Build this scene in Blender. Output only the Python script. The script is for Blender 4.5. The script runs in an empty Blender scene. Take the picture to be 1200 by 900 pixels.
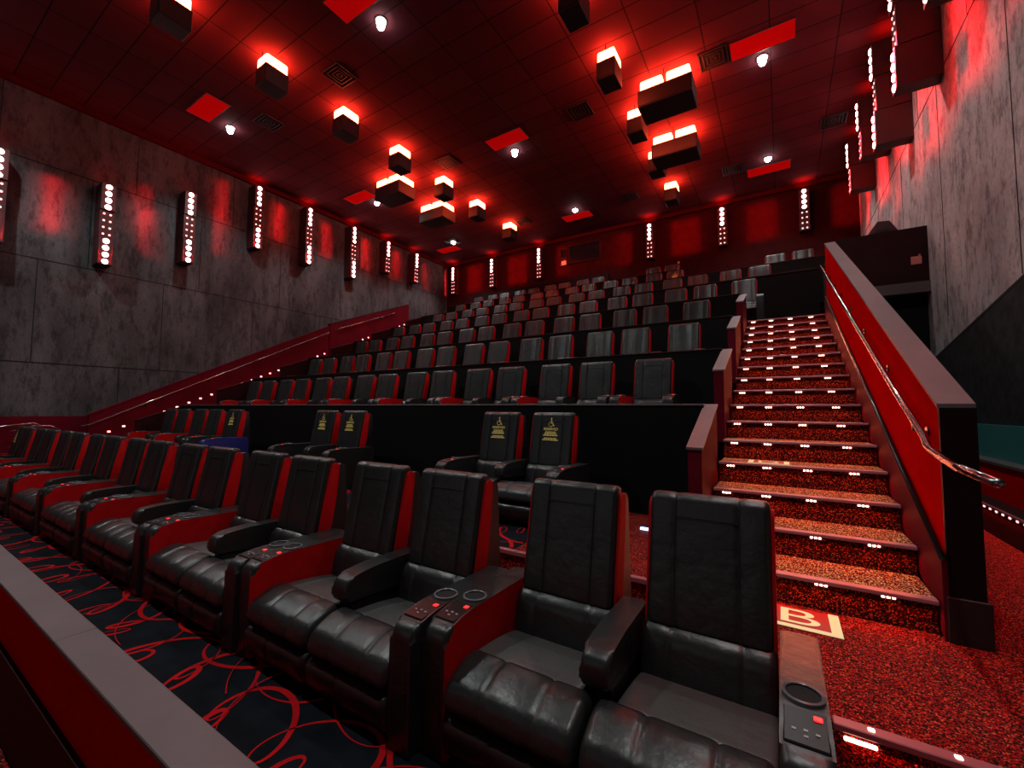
import bpy, bmesh, math, random
from mathutils import Vector, Matrix

random.seed(7)
PI = math.pi
scene = bpy.context.scene
COL = scene.collection

# ------------------------------------------------------------------ camera
F_PX, YAW, PITCH, ROLL, CAM_H = 498.776, 0.5646076, 0.0586717, 0.0052393, 1.3392
fwd = Vector((-math.sin(YAW) * math.cos(PITCH), math.cos(YAW) * math.cos(PITCH), math.sin(PITCH)))
rt = Vector((math.cos(YAW), math.sin(YAW), 0))
up = rt.cross(fwd)
r2 = rt * math.cos(ROLL) + up * math.sin(ROLL)
u2 = -rt * math.sin(ROLL) + up * math.cos(ROLL)
cd = bpy.data.cameras.new('camera')
cd.sensor_width = 36.0
cd.lens = 36.0 * F_PX / 1200.0
cd.clip_start = 0.02
cd.clip_end = 200
cam = bpy.data.objects.new('camera', cd)
COL.objects.link(cam)
m = Matrix.Identity(4)
for i in range(3):
    m[i][0], m[i][1], m[i][2] = r2[i], u2[i], -fwd[i]
m[0][3], m[1][3], m[2][3] = 0, 0, CAM_H
cam.matrix_world = m
scene.camera = cam


def ray(px, py):
    return fwd * F_PX + r2 * (px - 600) + u2 * (450 - py)


def at_z(px, py, z):
    d = ray(px, py)
    return Vector((0, 0, CAM_H)) + d * ((z - CAM_H) / d.z)


def at_y(px, py, y):
    d = ray(px, py)
    return Vector((0, 0, CAM_H)) + d * (y / d.y)


def at_x(px, py, x):
    d = ray(px, py)
    return Vector((0, 0, CAM_H)) + d * (x / d.x)


# ------------------------------------------------------------------ materials
def mat(name, color, rough=0.5, metal=0.0, emit=None, estr=0.0, spec=0.5):
    M = bpy.data.materials.new(name)
    M.use_nodes = True
    b = M.node_tree.nodes['Principled BSDF']
    b.inputs['Base Color'].default_value = (*color, 1)
    b.inputs['Roughness'].default_value = rough
    b.inputs['Metallic'].default_value = metal
    b.inputs['Specular IOR Level'].default_value = spec
    if emit:
        b.inputs['Emission Color'].default_value = (*emit, 1)
        b.inputs['Emission Strength'].default_value = estr
    return M


def nodes_of(M):
    nt = M.node_tree
    return nt, nt.nodes, nt.links, nt.nodes['Principled BSDF']


def ramp(nt, stops):
    n = nt.nodes.new('ShaderNodeValToRGB')
    cr = n.color_ramp
    while len(cr.elements) < len(stops):
        cr.elements.new(0.5)
    for e, (p, c) in zip(cr.elements, stops):
        e.position = p
        e.color = (*c, 1)
    return n


def tex_noise(nt, vec, scale, detail=4, rough=0.55):
    n = nt.nodes.new('ShaderNodeTexNoise')
    n.inputs['Scale'].default_value = scale
    n.inputs['Detail'].default_value = detail
    n.inputs['Roughness'].default_value = rough
    nt.links.new(vec, n.inputs['Vector'])
    return n


def coords(nt, scale=(1, 1, 1)):
    tc = nt.nodes.new('ShaderNodeTexCoord')
    mp = nt.nodes.new('ShaderNodeMapping')
    mp.inputs['Scale'].default_value = scale
    nt.links.new(tc.outputs['Object'], mp.inputs['Vector'])
    return mp.outputs['Vector']


def leather(name, base, rough):
    M = mat(name, base, rough)
    nt, N, L, b = nodes_of(M)
    v = coords(nt)
    n = tex_noise(nt, v, 160, 3)
    w = tex_noise(nt, v, 9, 3)
    bp = N.new('ShaderNodeBump')
    bp.inputs['Strength'].default_value = 0.12
    bp.inputs['Distance'].default_value = 0.004
    L.new(n.outputs['Fac'], bp.inputs['Height'])
    bp2 = N.new('ShaderNodeBump')
    bp2.inputs['Strength'].default_value = 0.35
    bp2.inputs['Distance'].default_value = 0.02
    L.new(w.outputs['Fac'], bp2.inputs['Height'])
    L.new(bp.outputs['Normal'], bp2.inputs['Normal'])
    L.new(bp2.outputs['Normal'], b.inputs['Normal'])
    r = N.new('ShaderNodeMapRange')
    r.inputs['To Min'].default_value = rough - 0.08
    r.inputs['To Max'].default_value = rough + 0.1
    L.new(w.outputs['Fac'], r.inputs['Value'])
    L.new(r.outputs['Result'], b.inputs['Roughness'])
    return M


def speckle(name, base, mid, hi, cut=0.90):
    """dark loop carpet with small light flecks"""
    M = mat(name, base, 0.9, spec=0.15)
    nt, N, L, b = nodes_of(M)
    v = coords(nt)
    vo = N.new('ShaderNodeTexVoronoi')
    vo.inputs['Scale'].default_value = 170
    L.new(v, vo.inputs['Vector'])
    sep = N.new('ShaderNodeSeparateColor')
    L.new(vo.outputs['Color'], sep.inputs['Color'])
    rp = ramp(nt, [(0.0, base), (0.55, base), (0.60, mid), (cut - 0.02, mid), (cut, hi), (1.0, hi)])
    rp.color_ramp.interpolation = 'LINEAR'
    L.new(sep.outputs['Red'], rp.inputs['Fac'])
    L.new(rp.outputs['Color'], b.inputs['Base Color'])
    return M


def concrete(name, lo, hi, streak=0.35):
    M = mat(name, hi, 0.75, spec=0.25)
    nt, N, L, b = nodes_of(M)
    v = coords(nt, (1, 1, streak))
    a = tex_noise(nt, v, 0.9, 6, 0.62)
    c = tex_noise(nt, v, 7, 7, 0.7)
    d = tex_noise(nt, v, 34, 5, 0.7)
    ra = ramp(nt, [(0.30, lo), (0.66, hi)])
    L.new(a.outputs['Fac'], ra.inputs['Fac'])
    rc = ramp(nt, [(0.36, (0.22, 0.22, 0.23)), (0.52, (1, 1, 1))])
    L.new(c.outputs['Fac'], rc.inputs['Fac'])
    rd = ramp(nt, [(0.34, (0.45, 0.45, 0.45)), (0.5, (1, 1, 1))])
    L.new(d.outputs['Fac'], rd.inputs['Fac'])
    m1 = N.new('ShaderNodeMixRGB'); m1.blend_type = 'MULTIPLY'; m1.inputs[0].default_value = 0.75
    L.new(ra.outputs['Color'], m1.inputs[1]); L.new(rc.outputs['Color'], m1.inputs[2])
    m2 = N.new('ShaderNodeMixRGB'); m2.blend_type = 'MULTIPLY'; m2.inputs[0].default_value = 0.6
    L.new(m1.outputs['Color'], m2.inputs[1]); L.new(rd.outputs['Color'], m2.inputs[2])
    L.new(m2.outputs['Color'], b.inputs['Base Color'])
    bp = N.new('ShaderNodeBump'); bp.inputs['Strength'].default_value = 0.25; bp.inputs['Distance'].default_value = 0.02
    L.new(c.outputs['Fac'], bp.inputs['Height']); L.new(bp.outputs['Normal'], b.inputs['Normal'])
    return M


def mottled(name, c1, c2, rough, sc=2.0, spec=0.4):
    M = mat(name, c1, rough, spec=spec)
    nt, N, L, b = nodes_of(M)
    n = tex_noise(nt, coords(nt), sc, 5, 0.6)
    r = ramp(nt, [(0.35, c1), (0.68, c2)])
    L.new(n.outputs['Fac'], r.inputs['Fac'])
    L.new(r.outputs['Color'], b.inputs['Base Color'])
    return M


def tiles(name):
    M = mat(name, (0.1, 0.08, 0.085), 0.85, spec=0.03)
    nt, N, L, b = nodes_of(M)
    tc = N.new('ShaderNodeTexCoord')
    br = N.new('ShaderNodeTexBrick')
    br.offset = 0.0
    br.inputs['Scale'].default_value = 1.0
    br.inputs['Brick Width'].default_value = 1.22
    br.inputs['Row Height'].default_value = 0.61
    br.inputs['Mortar Size'].default_value = 0.012
    br.inputs['Mortar Smooth'].default_value = 0.1
    br.inputs['Bias'].default_value = -0.2
    br.inputs['Color1'].default_value = (0.115, 0.026, 0.034, 1)
    br.inputs['Color2'].default_value = (0.088, 0.020, 0.027, 1)
    br.inputs['Mortar'].default_value = (0.022, 0.016, 0.018, 1)
    L.new(tc.outputs['Object'], br.inputs['Vector'])
    L.new(br.outputs['Color'], b.inputs['Base Color'])
    return M


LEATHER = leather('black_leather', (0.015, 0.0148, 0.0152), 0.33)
LEATHER_LIT = leather('black_leather_lit', (0.068, 0.065, 0.064), 0.36)  # lighter copy of the leather, light from above put into the seat colour
REDV = mottled('red_upholstery', (0.42, 0.001, 0.003), (0.52, 0.002, 0.004), 0.6, 14, 0.15)
BLUEV = mat('blue_upholstery', (0.01, 0.015, 0.16), 0.5)
DARK = mat('black_plastic', (0.008, 0.008, 0.009), 0.45)
GLOSS = mat('gloss_black', (0.005, 0.005, 0.006), 0.35, spec=0.25)
RIM = mat('cup_rim', (0.10, 0.10, 0.11), 0.3)
BUTTON = mat('button_grey', (0.35, 0.35, 0.36), 0.4)
REDLED = mat('red_indicator', (0.5, 0.01, 0.01), 0.3, emit=(1, 0.03, 0.03), estr=1.6)
SPECK = speckle('speckled_carpet', (0.022, 0.001, 0.001), (0.30, 0.005, 0.005), (0.62, 0.10, 0.035), 0.93)
TREAD_LIT = speckle('speckled_tread_lit', (0.035, 0.002, 0.002), (0.36, 0.008, 0.006), (0.85, 0.66, 0.26), 0.84)  # brighter copy of the step carpet, step lamp light in its flecks
RISER_SHADED = speckle('speckled_riser_shaded', (0.008, 0.001, 0.001), (0.07, 0.003, 0.003), (0.42, 0.06, 0.02), 0.88)  # darker copy of the step carpet, shade put into its colour
NAVY = mottled('dark_navy_carpet', (0.003, 0.004, 0.0065), (0.008, 0.0095, 0.014), 0.95, 5, 0.1)
RIBBON = mottled('red_carpet_ribbon', (0.36, 0.003, 0.006), (0.46, 0.005, 0.008), 0.9, 30, 0.1)
TIER = mat('tier_black', (0.010, 0.009, 0.010), 0.9, spec=0.1)
PARAPET = mat('parapet_black', (0.005, 0.004, 0.0045), 0.7, spec=0.1)
CAPM = mottled('grey_laminate', (0.095, 0.070, 0.075), (0.125, 0.093, 0.10), 0.42, 2.2, 0.45)
REDP = mottled('red_paint', (0.50, 0.002, 0.002), (0.60, 0.002, 0.002), 0.75, 1.5, 0.0)
MAROON = mottled('maroon_paint', (0.085, 0.003, 0.010), (0.12, 0.005, 0.014), 0.65, 1.5, 0.04)
DMAROON = mottled('dark_maroon', (0.020, 0.003, 0.004), (0.030, 0.005, 0.006), 0.6, 2, 0.15)
BACKW = mottled('back_wall_fabric', (0.024, 0.002, 0.0025), (0.034, 0.003, 0.0035), 0.9, 3, 0.1)
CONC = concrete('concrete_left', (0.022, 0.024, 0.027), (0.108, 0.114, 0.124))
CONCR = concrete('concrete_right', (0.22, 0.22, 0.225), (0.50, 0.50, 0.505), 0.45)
GROOVE = mat('groove_black', (0.004, 0.004, 0.005), 0.9)
TEAL_LIT = mottled('teal_lit_band', (0.03, 0.17, 0.17), (0.04, 0.20, 0.19), 0.5, 2)  # pale wall under cool light, the tint put into its colour
NOSE = mat('nosing_metal', (0.42, 0.14, 0.16), 0.33, 0.3)
CHROME = mat('chrome', (0.40, 0.39, 0.41), 0.14, 1.0)
DCHROME = mat('dark_chrome', (0.10, 0.09, 0.095), 0.2, 0.9)
CEIL = tiles('ceiling_tiles')
SPKR = mat('speaker_black', (0.020, 0.012, 0.014), 0.55)
FIXT = mat('fixture_maroon', (0.045, 0.010, 0.013), 0.55)
LED_W = mat('led_dot', (1, 0.5, 0.5), 0.4, emit=(1.0, 0.42, 0.40), estr=22)
LED_S = mat('led_dot_small', (1, 0.4, 0.4), 0.4, emit=(1.0, 0.32, 0.30), estr=3.5)
LED_STEP = mat('led_step', (1, 0.5, 0.5), 0.4, emit=(1.0, 0.52, 0.40), estr=11)
LED_RED = mat('led_red_strip', (1, 0.1, 0.1), 0.4, emit=(1.0, 0.085, 0.032), estr=40)
LED_BLUE = mat('led_blue', (0.5, 0.6, 1), 0.4, emit=(0.35, 0.55, 1.0), estr=5)
BULB = mat('white_bulb', (1, 1, 1), 0.4, emit=(0.95, 1.0, 0.98), estr=60)
PANEL = mat('red_ceiling_panel', (0.30, 0.001, 0.001), 0.6, spec=0.0, emit=(1.0, 0.002, 0.003), estr=0.26)
VENT = mat('vent_dark', (0.03, 0.025, 0.027), 0.5)
GOLD = mat('gold_print', (1.0, 0.74, 0.20), 0.5, emit=(0.8, 0.5, 0.08), estr=0.0)
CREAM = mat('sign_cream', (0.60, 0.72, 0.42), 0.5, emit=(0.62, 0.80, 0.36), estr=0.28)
SIGNRED = mat('sign_red', (0.35, 0.01, 0.012), 0.6)
GLASS = mat('port_glass', (0.01, 0.015, 0.02), 0.05)
SALMON = mat('salmon_plate', (0.65, 0.20, 0.17), 0.6)
BLUEGREY = mat('port_blue', (0.10, 0.16, 0.22), 0.4)


# ------------------------------------------------------------------ mesh helpers
def link(name, bm, material, parent=None, smooth=False, angle=None, kind=None):
    me = bpy.data.meshes.new(name)
    bmesh.ops.remove_doubles(bm, verts=bm.verts, dist=1e-6)
    bmesh.ops.recalc_face_normals(bm, faces=bm.faces)
    bm.to_mesh(me)
    bm.free()
    mats = material if isinstance(material, (list, tuple)) else [material]
    for x in mats:
        me.materials.append(x)
    if smooth:
        for p in me.polygons:
            p.use_smooth = True
        if angle:
            me.set_sharp_from_angle(angle=math.radians(angle))
    o = bpy.data.objects.new(name, me)
    COL.objects.link(o)
    if parent:
        o.parent = parent
    if kind:
        o['kind'] = kind
    return o


def tag(o, label, cat, group=None, kind=None):
    o['label'] = label
    o['category'] = cat
    if group:
        o['group'] = group
    if kind:
        o['kind'] = kind
    return o


def empty(name, loc=(0, 0, 0), rz=0.0):
    o = bpy.data.objects.new(name, None)
    o.empty_display_size = 0.1
    COL.objects.link(o)
    o.location = loc
    o.rotation_euler = (0, 0, rz)
    return o


def copy_tree(o, parent=None):
    c = o.copy()
    COL.objects.link(c)
    if parent:
        c.parent = parent
    for ch in list(o.children):
        copy_tree(ch, c)
    return c


def box(bm, x0, x1, y0, y1, z0, z1, bev=0.0, seg=2, mi=0):
    vs = [bm.verts.new(p) for p in ((x0, y0, z0), (x1, y0, z0), (x1, y1, z0), (x0, y1, z0),
                                    (x0, y0, z1), (x1, y0, z1), (x1, y1, z1), (x0, y1, z1))]
    fs = [bm.faces.new([vs[i] for i in f]) for f in ((3, 2, 1, 0), (4, 5, 6, 7), (0, 1, 5, 4), (1, 2, 6, 5), (2, 3, 7, 6), (3, 0, 4, 7))]
    for f in fs:
        f.material_index = mi
    if bev:
        es = set(e for f in fs for e in f.edges)
        bmesh.ops.bevel(bm, geom=list(es), offset=bev, segments=seg, profile=0.5, affect='EDGES')
    return fs


def hexa(bm, p, bev=0.0, seg=2):
    """8 points: bottom loop 4, top loop 4"""
    vs = [bm.verts.new(q) for q in p]
    fs = [bm.faces.new([vs[i] for i in f]) for f in ((3, 2, 1, 0), (4, 5, 6, 7), (0, 1, 5, 4), (1, 2, 6, 5), (2, 3, 7, 6), (3, 0, 4, 7))]
    if bev:
        bmesh.ops.bevel(bm, geom=list(set(e for f in fs for e in f.edges)), offset=bev, segments=seg, profile=0.5, affect='EDGES')
    return fs


def prism(bm, prof, x0, x1, bev=0.0, seg=2, mi=0):
    """prof: list of (y,z) counter-clockwise, extruded along x"""
    a = [bm.verts.new((x0, y, z)) for y, z in prof]
    b = [bm.verts.new((x1, y, z)) for y, z in prof]
    fs = [bm.faces.new(list(reversed(a))), bm.faces.new(b)]
    n = len(prof)
    for i in range(n):
        fs.append(bm.faces.new((a[i], a[(i + 1) % n], b[(i + 1) % n], b[i])))
    for f in fs:
        f.material_index = mi
    if bev:
        es = set(fs[0].edges) | set(fs[1].edges)
        bmesh.ops.bevel(bm, geom=list(es), offset=bev, segments=seg, profile=0.5, affect='EDGES')
    return fs


def rounded_profile(pts, radii, n=4):
    """round the corners of a closed polygon"""
    out = []
    k = len(pts)
    for i in range(k):
        p = Vector(pts[i]); a = Vector(pts[i - 1]); b = Vector(pts[(i + 1) % k])
        r = radii[i] if isinstance(radii, (list, tuple)) else radii
        if r <= 0:
            out.append(tuple(p)); continue
        da = (a - p).normalized(); db = (b - p).normalized()
        r = min(r, (a - p).length * 0.49, (b - p).length * 0.49)
        s = p + da * r; e = p + db * r
        for j in range(n + 1):
            t = j / n
            out.append(tuple(s * (1 - t) ** 2 + p * 2 * t * (1 - t) + e * t ** 2))
    return out


def loft(bm, prof, xs, ins):
    """cushion: closed (y,z) profile swept along x with an inset per station"""
    k = len(prof)
    P = [Vector(p) for p in prof]
    area = sum(P[i].x * P[(i + 1) % k].y - P[(i + 1) % k].x * P[i].y for i in range(k))
    sg = 1 if area > 0 else -1
    nrm = []
    for i in range(k):
        t = (P[(i + 1) % k] - P[i - 1])
        t = t.normalized() if t.length > 1e-9 else Vector((1, 0))
        nrm.append(Vector((-t.y, t.x)) * sg)   # inward
    rings = []
    for x, d in zip(xs, ins):
        rings.append([bm.verts.new((x, P[i].x + nrm[i].x * d, P[i].y + nrm[i].y * d)) for i in range(k)])
    for a, b in zip(rings, rings[1:]):
        for i in range(k):
            bm.faces.new((a[i], a[(i + 1) % k], b[(i + 1) % k], b[i]))
    bm.faces.new(list(reversed(rings[0])))
    bm.faces.new(rings[-1])


def stations(w, seams, depth=0.012, er=0.03, dense=True):
    """x stations over [-w/2,w/2] with dips at the seams and rounded ends"""
    xs, ins = [], []
    h = w / 2
    for t in ((0, 1.0), (0.15, 0.55), (0.4, 0.22), (0.7, 0.05), (1.0, 0.0)):
        xs.append(-h + er * t[0]); ins.append(er * t[1])
    marks = []
    for s in seams:
        marks += [(s - 0.03, 0.0), (s - 0.012, depth * .35), (s - 0.003, depth), (s + 0.003, depth), (s + 0.012, depth * .35), (s + 0.03, 0.0)] if dense else [(s - 0.012, 0), (s, depth), (s + 0.012, 0)]
    for x, d in sorted(marks):
        xs.append(x); ins.append(d)
    for t in ((1.0, 0.0), (0.7, 0.05), (0.4, 0.22), (0.15, 0.55), (0, 1.0)):
        xs.append(h - er * t[0]); ins.append(er * t[1])
    return xs, ins


def tube(bm, pts, r, n=8, cap=True):
    pts = [Vector(p) for p in pts]
    rings = []
    ref = None
    for i, p in enumerate(pts):
        if i == 0:
            t = pts[1] - p
        elif i == len(pts) - 1:
            t = p - pts[i - 1]
        else:
            t = (pts[i + 1] - p).normalized() + (p - pts[i - 1]).normalized()
        t.normalize()
        if ref is None:
            ref = Vector((0, 0, 1)) if abs(t.z) < 0.9 else Vector((1, 0, 0))
        u = t.cross(ref).normalized()
        v = u.cross(t).normalized()
        ref = v
        rings.append([bm.verts.new(p + (u * math.cos(2 * PI * j / n) + v * math.sin(2 * PI * j / n)) * r) for j in range(n)])
    for a, b in zip(rings, rings[1:]):
        for j in range(n):
            bm.faces.new((a[j], a[(j + 1) % n], b[(j + 1) % n], b[j]))
    if cap:
        bm.faces.new(list(reversed(rings[0])))
        bm.faces.new(rings[-1])


def lathe(bm, prof, c=(0, 0, 0), n=24, axis='z', sx=1.0, sy=1.0):
    """prof: (r, z) list, open"""
    rings = []
    for r, z in prof:
        ring = []
        for j in range(n):
            a = 2 * PI * j / n
            ring.append(bm.verts.new((c[0] + r * math.cos(a) * sx, c[1] + r * math.sin(a) * sy, c[2] + z)))
        rings.append(ring)
    for a, b in zip(rings, rings[1:]):
        for j in range(n):
            bm.faces.new((a[j], a[(j + 1) % n], b[(j + 1) % n], b[j]))
    return rings


def text_mesh(s, size, depth=0.0, align='CENTER', bold=0.0):
    cu = bpy.data.curves.new('tmp_text', 'FONT')
    cu.body = s
    cu.size = size
    cu.align_x = align
    cu.extrude = depth
    cu.offset = bold
    o = bpy.data.objects.new('tmp_text', cu)
    COL.objects.link(o)
    dg = bpy.context.evaluated_depsgraph_get()
    me = bpy.data.meshes.new_from_object(o.evaluated_get(dg))
    bpy.data.objects.remove(o)
    bpy.data.curves.remove(cu)
    return me


def light(name, kind, loc, energy, color, size=None, sy=None, direction=None, spot=None, blend=0.5, spread=None, radius=None):
    d = bpy.data.lights.new(name, kind)
    d.energy = energy
    d.color = color
    if kind == 'AREA':
        d.shape = 'RECTANGLE'
        d.size = size
        d.size_y = sy if sy else size
        if spread:
            d.spread = math.radians(spread)
    if kind == 'SPOT':
        d.spot_size = math.radians(spot)
        d.spot_blend = blend
    if kind in ('SPOT', 'POINT') and radius is not None:
        d.shadow_soft_size = radius
    o = bpy.data.objects.new(name, d)
    COL.objects.link(o)
    o.location = loc
    if direction is not None:
        o.rotation_euler = Vector(direction).to_track_quat('-Z', 'Y').to_euler()
    o.visible_camera = False if kind == 'AREA' else True
    return o


ORD = ['first', 'second', 'third', 'fourth', 'fifth', 'sixth', 'seventh', 'eighth', 'ninth', 'tenth', 'eleventh', 'twelfth',
       'thirteenth', 'fourteenth', 'fifteenth', 'sixteenth', 'seventeenth', 'eighteenth', 'nineteenth', 'twentieth',
       'twenty-first', 'twenty-second']

# ------------------------------------------------------------------ dimensions of the place
ZC = 9.3                  # ceiling
XR, XL = 2.35, -15.5      # side walls
YB, YF = 17.7, -4.0       # back wall, front limit
MIR = -14.0               # left aisle mirrors the right one: x' = MIR - x
Y0, TR, RI = 3.573, 0.4407, 0.2013          # stair nosings
YP, ZP, DY, DZ = 4.8316, 1.3824, 1.763, 0.805   # parapets in front of the tiers
ZD = 0.959
ZF = -0.183               # floor of the front row
ZCR = 0.183               # floor of the second row
AW0, AW1 = -0.69, -0.58   # low wall beside the stairs (seat side)
GW0, GW1 = 0.80, 0.95     # guard wall on the other side


def mx(x):
    return MIR - x


# ------------------------------------------------------------------ shell
bm = bmesh.new(); box(bm, XL - 0.3, XR + 0.3, YF, YB + 0.3, ZF - 0.35, ZF - 0.02)
link('floor', bm, SPECK, kind='structure')
bm = bmesh.new(); box(bm, XL - 0.3, XR + 0.3, YF, YB + 0.3, ZC, ZC + 0.2)
ceil = link('ceiling', bm, CEIL, kind='structure')


def seam_wall(name, x, side, material, seams_z, seams_y, y0, y1, zb):
    """concrete side wall with recessed panel joints as thin dark grooves"""
    root_bm = bmesh.new()
    t = 0.3 * side
    box(root_bm, min(x, x + t), max(x, x + t), y0, y1, zb, ZC)
    o = link(name, root_bm, material, kind='structure')
    g = bmesh.new()
    e = 0.004 * -side
    for z in seams_z:
        box(g, min(x, x + e), max(x, x + e), y0, y1, z - 0.012, z + 0.012)
    for yy, za, zb2 in seams_y:
        box(g, min(x, x + e), max(x, x + e), yy - 0.008, yy + 0.008, za, zb2)
    link('panel_joint', g, GROOVE, o)
    return o


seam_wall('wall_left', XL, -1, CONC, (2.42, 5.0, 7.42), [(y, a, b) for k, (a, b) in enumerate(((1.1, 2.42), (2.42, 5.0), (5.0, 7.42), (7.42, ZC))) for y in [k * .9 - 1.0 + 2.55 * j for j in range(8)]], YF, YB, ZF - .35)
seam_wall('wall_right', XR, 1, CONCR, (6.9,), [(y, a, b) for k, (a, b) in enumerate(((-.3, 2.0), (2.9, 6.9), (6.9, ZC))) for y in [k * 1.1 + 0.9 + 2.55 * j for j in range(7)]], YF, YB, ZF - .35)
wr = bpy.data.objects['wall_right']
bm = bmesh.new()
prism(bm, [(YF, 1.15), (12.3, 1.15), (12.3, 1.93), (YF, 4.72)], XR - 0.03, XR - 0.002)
link('lower_shade_panel', bm, mottled('shaded_concrete', (0.012, 0.014, 0.016), (0.035, 0.038, 0.042), 0.7, 6, 0.2), wr)  # shade on the lower right wall, put in as a near-black panel
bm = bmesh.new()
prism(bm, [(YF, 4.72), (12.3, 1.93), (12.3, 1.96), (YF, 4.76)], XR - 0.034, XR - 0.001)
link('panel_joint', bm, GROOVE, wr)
bm = bmesh.new(); box(bm, XL, XR, YB, YB + 0.3, 0, ZC)
link('wall_back', bm, BACKW, kind='structure')
# dark band at the foot of the left wall
bm = bmesh.new(); box(bm, XL + 0.002, XL + 0.06, YF, YB, ZF - .02, 1.10)
link('baseboard_left', bm, MAROON, kind='structure')

# ------------------------------------------------------------------ second-row platform and tiers
bm = bmesh.new()
box(bm, mx(AW1), 0.13, 2.46, 3.0, ZF - .02, 0.0)              # speckled strip behind the front row
box(bm, 0.13, XR, 2.36, 3.00, ZF - .02, 0.0); box(bm, AW1, XR, 3.0, 3.60, ZF - .02, 0.0)                 # landing at the foot of the stairs
box(bm, GW1, XR, 3.60, 10.6, ZF - .02, 0.0)                  # passage beyond the guard wall
link('floor', bm, SPECK, kind='structure')
bm = bmesh.new()
box(bm, mx(AW1), AW1, 3.0, YP + 0.1, ZF - .02, ZCR)
o = link('seating_tier', bm, SPECK, kind='structure')
bm = bmesh.new(); box(bm, mx(AW1), AW1, 2.985, 3.03, ZCR - 0.03, ZCR + 0.006, 0.006)
link('nosing', bm, NOSE, o)


# swirled carpets: flat inlaid ribbons over a dark ground, one mesh each
def ribbon_carpet(name, x0, x1, y0, y1, z, seed, parent=None, step=0.62):
    rnd = random.Random(seed)
    bm = bmesh.new()
    vs = [bm.verts.new(p) for p in ((x0, y0, z), (x1, y0, z), (x1, y1, z), (x0, y1, z))]
    bm.faces.new(vs)
    dz = [z + 0.0012]

    def strip(fn, w0, w1, n, phase):
        pl = None
        prev = None
        for i in range(n + 1):
            t = i / n
            p = Vector(fn(t)); q = Vector(fn(t + 1e-3))
            d = q - p
            if d.length < 1e-9:
                continue
            d.normalize(); nn = Vector((-d.y, d.x, 0))
            w = w0 + (w1 - w0) * (0.5 + 0.5 * math.sin(phase + t * n * 0.13))
            a, b = p + nn * w, p - nn * w
            cur = (a, b)
            if prev:
                inside = all(x0 < c.x < x1 and y0 < c.y < y1 for c in (*prev, *cur))
                if inside:
                    f = bm.faces.new([bm.verts.new((c.x, c.y, dz[0])) for c in (prev[0], prev[1], cur[1], cur[0])])
                    f.material_index = 1
            prev = cur
        dz[0] += 0.0003

    L = x1 - x0
    # looping trochoids running along the row
    for (yc, amp, per, ph, w0, w1, sgn, loop) in ((0.10, 0.17, 0.46, 0.0, 0.004, 0.017, 1, 1.25), (0.36, 0.19, 0.52, 1.3, 0.003, 0.016, -1, 1.3),
                                             (0.62, 0.18, 0.48, 2.2, 0.004, 0.016, 1, 1.2), (0.88, 0.19, 0.55, 0.6, 0.003, 0.015, -1, 1.3), (1.15, .18, .5, 2.9, .004, .016, 1, 1.2)):
        if y0 + yc - amp > y1:
            continue
        turns = L / per
        n = int(turns * 40)

        def fn(t, yc=yc, amp=amp, per=per, ph=ph, sgn=sgn, turns=turns, loop=loop):
            a = 2 * PI * turns * t + ph
            drift = 0.05 * math.sin(a * 0.37 + ph)
            return (x0 + L * t + loop * per / (2 * PI) * 1.55 * math.sin(a + 0.5 * math.sin(a * .21)), y0 + yc + drift + sgn * amp * math.cos(a), 0)
        strip(fn, w0, w1, n, ph)
    # long crossing arcs
    k = int(L / 0.34)
    for i in range(k):
        cx = x0 + (i + rnd.random()) * L / k
        cy = y0 + rnd.uniform(-0.2, 1.0) * (y1 - y0)
        R = rnd.uniform(0.35, 0.75)
        a0 = rnd.uniform(0, 2 * PI)
        da = rnd.uniform(0.9, 2.0)
        w = rnd.uniform(0.003, 0.008)
        strip(lambda t: (cx + R * math.cos(a0 + da * t), cy + R * 0.7 * math.sin(a0 + da * t), 0), 0.002, w, 26, rnd.random() * 6)
    return bm


bm = ribbon_carpet('floor', XL, 0.12, 0.61, 2.44, ZF, 3)
link('floor', bm, [NAVY, RIBBON], kind='structure')
bm = ribbon_carpet('floor', -12.8, -1.9, 3.05, 4.4, ZCR + 0.002, 5)
link('floor', bm, [NAVY, RIBBON], kind='structure')

for k in range(7):
    yp, zt, zf = YP + DY * k, ZP + DZ * k, ZD + DZ * k
    x1 = AW0 if k < 4 else (GW0 if k == 4 else (XR if k == 5 else -2.75))
    bm = bmesh.new()
    y1 = yp + DY if k < 6 else YB
    box(bm, mx(AW1), x1, yp + 0.1, y1, zf - 0.9 - 0.1, zf)
    o = link('seating_tier', bm, TIER, kind='structure')
    bm = bmesh.new()
    box(bm, mx(AW1), x1, yp, yp + 0.10, (ZCR if k == 0 else zf - DZ), zt)
    link('parapet', bm, PARAPET, o)
    bm = bmesh.new()
    box(bm, mx(AW1), x1, yp - 0.012, yp + 0.112, zt, zt + 0.022, 0.005)
    link('parapet_cap', bm, CAPM if k == 0 else DMAROON, o)
# low back wall behind the last row and its end panel
bm = bmesh.new(); box(bm, mx(AW1), -6.15, 17.42, 17.5, 5.7, 7.2)
link('wall_rear', bm, PARAPET, kind='structure')

# ------------------------------------------------------------------ stairs
STEP_LED_LIGHTS = []


def led_group(bm, x, y, z, n=3, dx=0.026, r=0.0085):
    for j in range(n):
        c = x + (j - (n - 1) / 2) * dx
        box(bm, c - r, c + r, y - 0.004, y + 0.004, z - r * .8, z + r * .8, 0.003, 1)


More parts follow.
